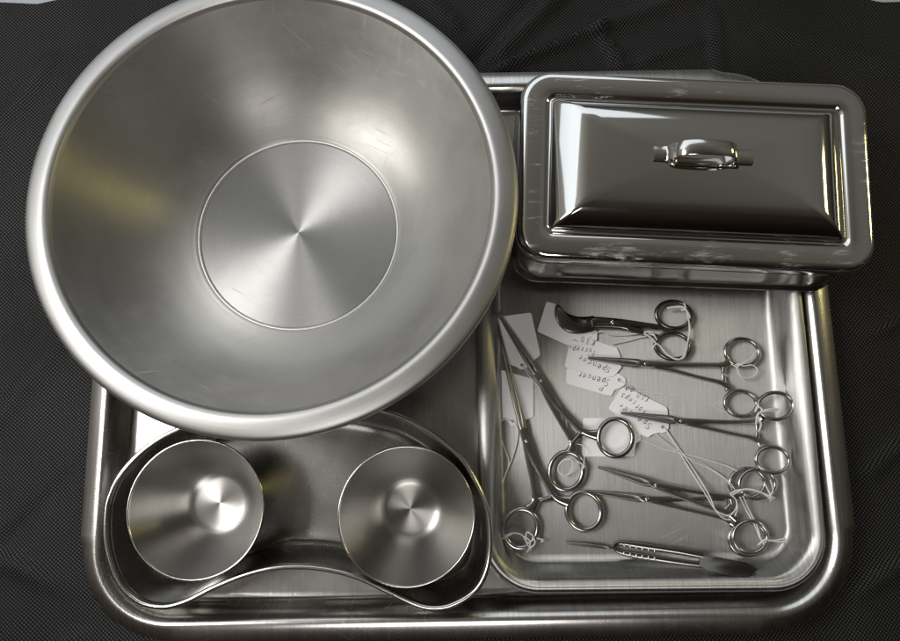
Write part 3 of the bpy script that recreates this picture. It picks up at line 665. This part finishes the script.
paper_tag('written tag lowest in the pile of three, with a punched hole at its right end', [(566.5, 368), (604, 376), (612, 377), (617, 373), (625, 378), (626, 384), (620, 388), (614, 390), (612, 395.5), (606, 395), (566, 383.5)], .0059, (619.5, 380, 1.8), texts=[('Spencer', (611, 380), (577.5, 371.5), 6.5), ('P', (605, 387.5), (598, 385.8), 5)], strings=[
    [([(619, 380, .0068), (635, 388, .0060), (652, 393, .0058), (675, 396, .0058), (700, 401, .0060), (722, 410, .0066), (740, 419, .0100)], .00042)],
    [([(731, 364, .0120), (737, 368, .0130), (740, 376, .0125), (748, 378, .0115), (755, 375, .0110), (757, 369, .0112), (752, 365, .0122), (744, 366, .0135), (737, 363, .0135)], .0006), ([(735, 365, .0130), (744, 363, .0138), (751, 358, .0125), (757, 350, .0115)], .0007), ([(737, 367, .0132), (747, 361, .0140), (756, 357, .0120)], .0006)]])
paper_tag('priced written tag turned aslant below the pile, under slim forceps tips', [(622, 387.3), (634, 391), (667, 407.5), (668, 418), (669, 428), (664, 433), (658, 432.5), (652, 434.5), (648, 437.5), (640, 434), (624, 422), (608, 408)], .0064, (663, 427, 1.8), texts=[('Spencer', (653, 425), (619, 402), 6.5), ('Forceps', (647.5, 410), (622, 392), 6.5), ('£50.00', (650, 398.5), (627, 384.5), 5.5)], strings=[
    [([(663, 427, .0062), (672, 440, .0070), (690, 470, .0078), (706, 495, .0150), (714, 508, .0150), (722, 514, .0148), (730, 515, .0150), (736, 508, .0150), (736, 500, .0160), (730, 494, .0160)], .0005), ([(665, 428, .0070), (676, 444, .0066), (694, 470, .0070), (709, 495, .0152), (716, 511, .0150), (725, 519, .0130), (733, 518, .0130), (737, 510, .0150), (737, 501, .0155)], .0005), ([(655, 433, .0062), (670, 445, .0066), (690, 459, .0064), (710, 469, .0066), (728, 481, .0095), (735, 490, .0150)], .0004)],
    [([(730, 494, .0155), (738, 490, .0162), (752, 490, .0158), (765, 494, .0160), (775, 498, .0145)], .0006), ([(731, 496, .0150), (744, 489, .0166), (758, 491, .0162), (770, 498, .0160), (774, 500, .0130)], .0005), ([(764, 482, .0150), (768, 490, .0155), (771, 497, .0160), (770, 501, .0130)], .0006), ([(770, 480, .0150), (773, 490, .0155), (768, 499, .0150)], .0005)],
    [([(740, 497, .0155), (746, 510, .0110), (754, 524, .0120), (760, 538, .0135), (764, 545, .0140)], .0005), ([(743, 496, .0155), (750, 512, .0100), (757, 526, .0125), (762, 542, .0140), (767, 541, .0140)], .0005), ([(758, 545, .0135), (764, 540, .0145), (769, 540, .0130), (778, 541.5, .0100), (786, 541, .0085)], .0007), ([(764, 546, .0130), (768, 541, .0130), (777, 540, .0108), (785, 538, .0095)], .0006)]])
paper_tag('blank white tag lying under the ring of the big forceps, lowest of the tags', [(583, 418), (618, 418), (634, 430), (637, 431), (641, 434), (640, 441), (636, 443), (634, 456.5), (582, 456.5)], .0054, None, strings=[
    [([(639, 440, .0060), (650, 443, .0058), (664, 449, .0058), (680, 453, .0060), (705, 459, .0066), (727, 466, .0090), (737, 471, .0130)], .0004), ([(637, 437, .0058), (660, 440, .0062), (680, 454, .0066), (700, 462, .0064), (722, 476, .0085), (732, 488, .0140)], .0003)],
    [([(756, 425, 0.0188), (757, 416, 0.0203), (762, 411, 0.0208), (770, 409, 0.0198), (778, 409, 0.0178)], .0007), ([(755, 412, 0.0198), (758, 407, 0.0206), (762, 410, 0.0210), (757, 417, 0.0200), (761, 424, 0.0188), (759, 431, 0.0168)], .0007), ([(757, 414, 0.0203), (766, 411, 0.0206), (777, 411, 0.0176)], .0006)]])
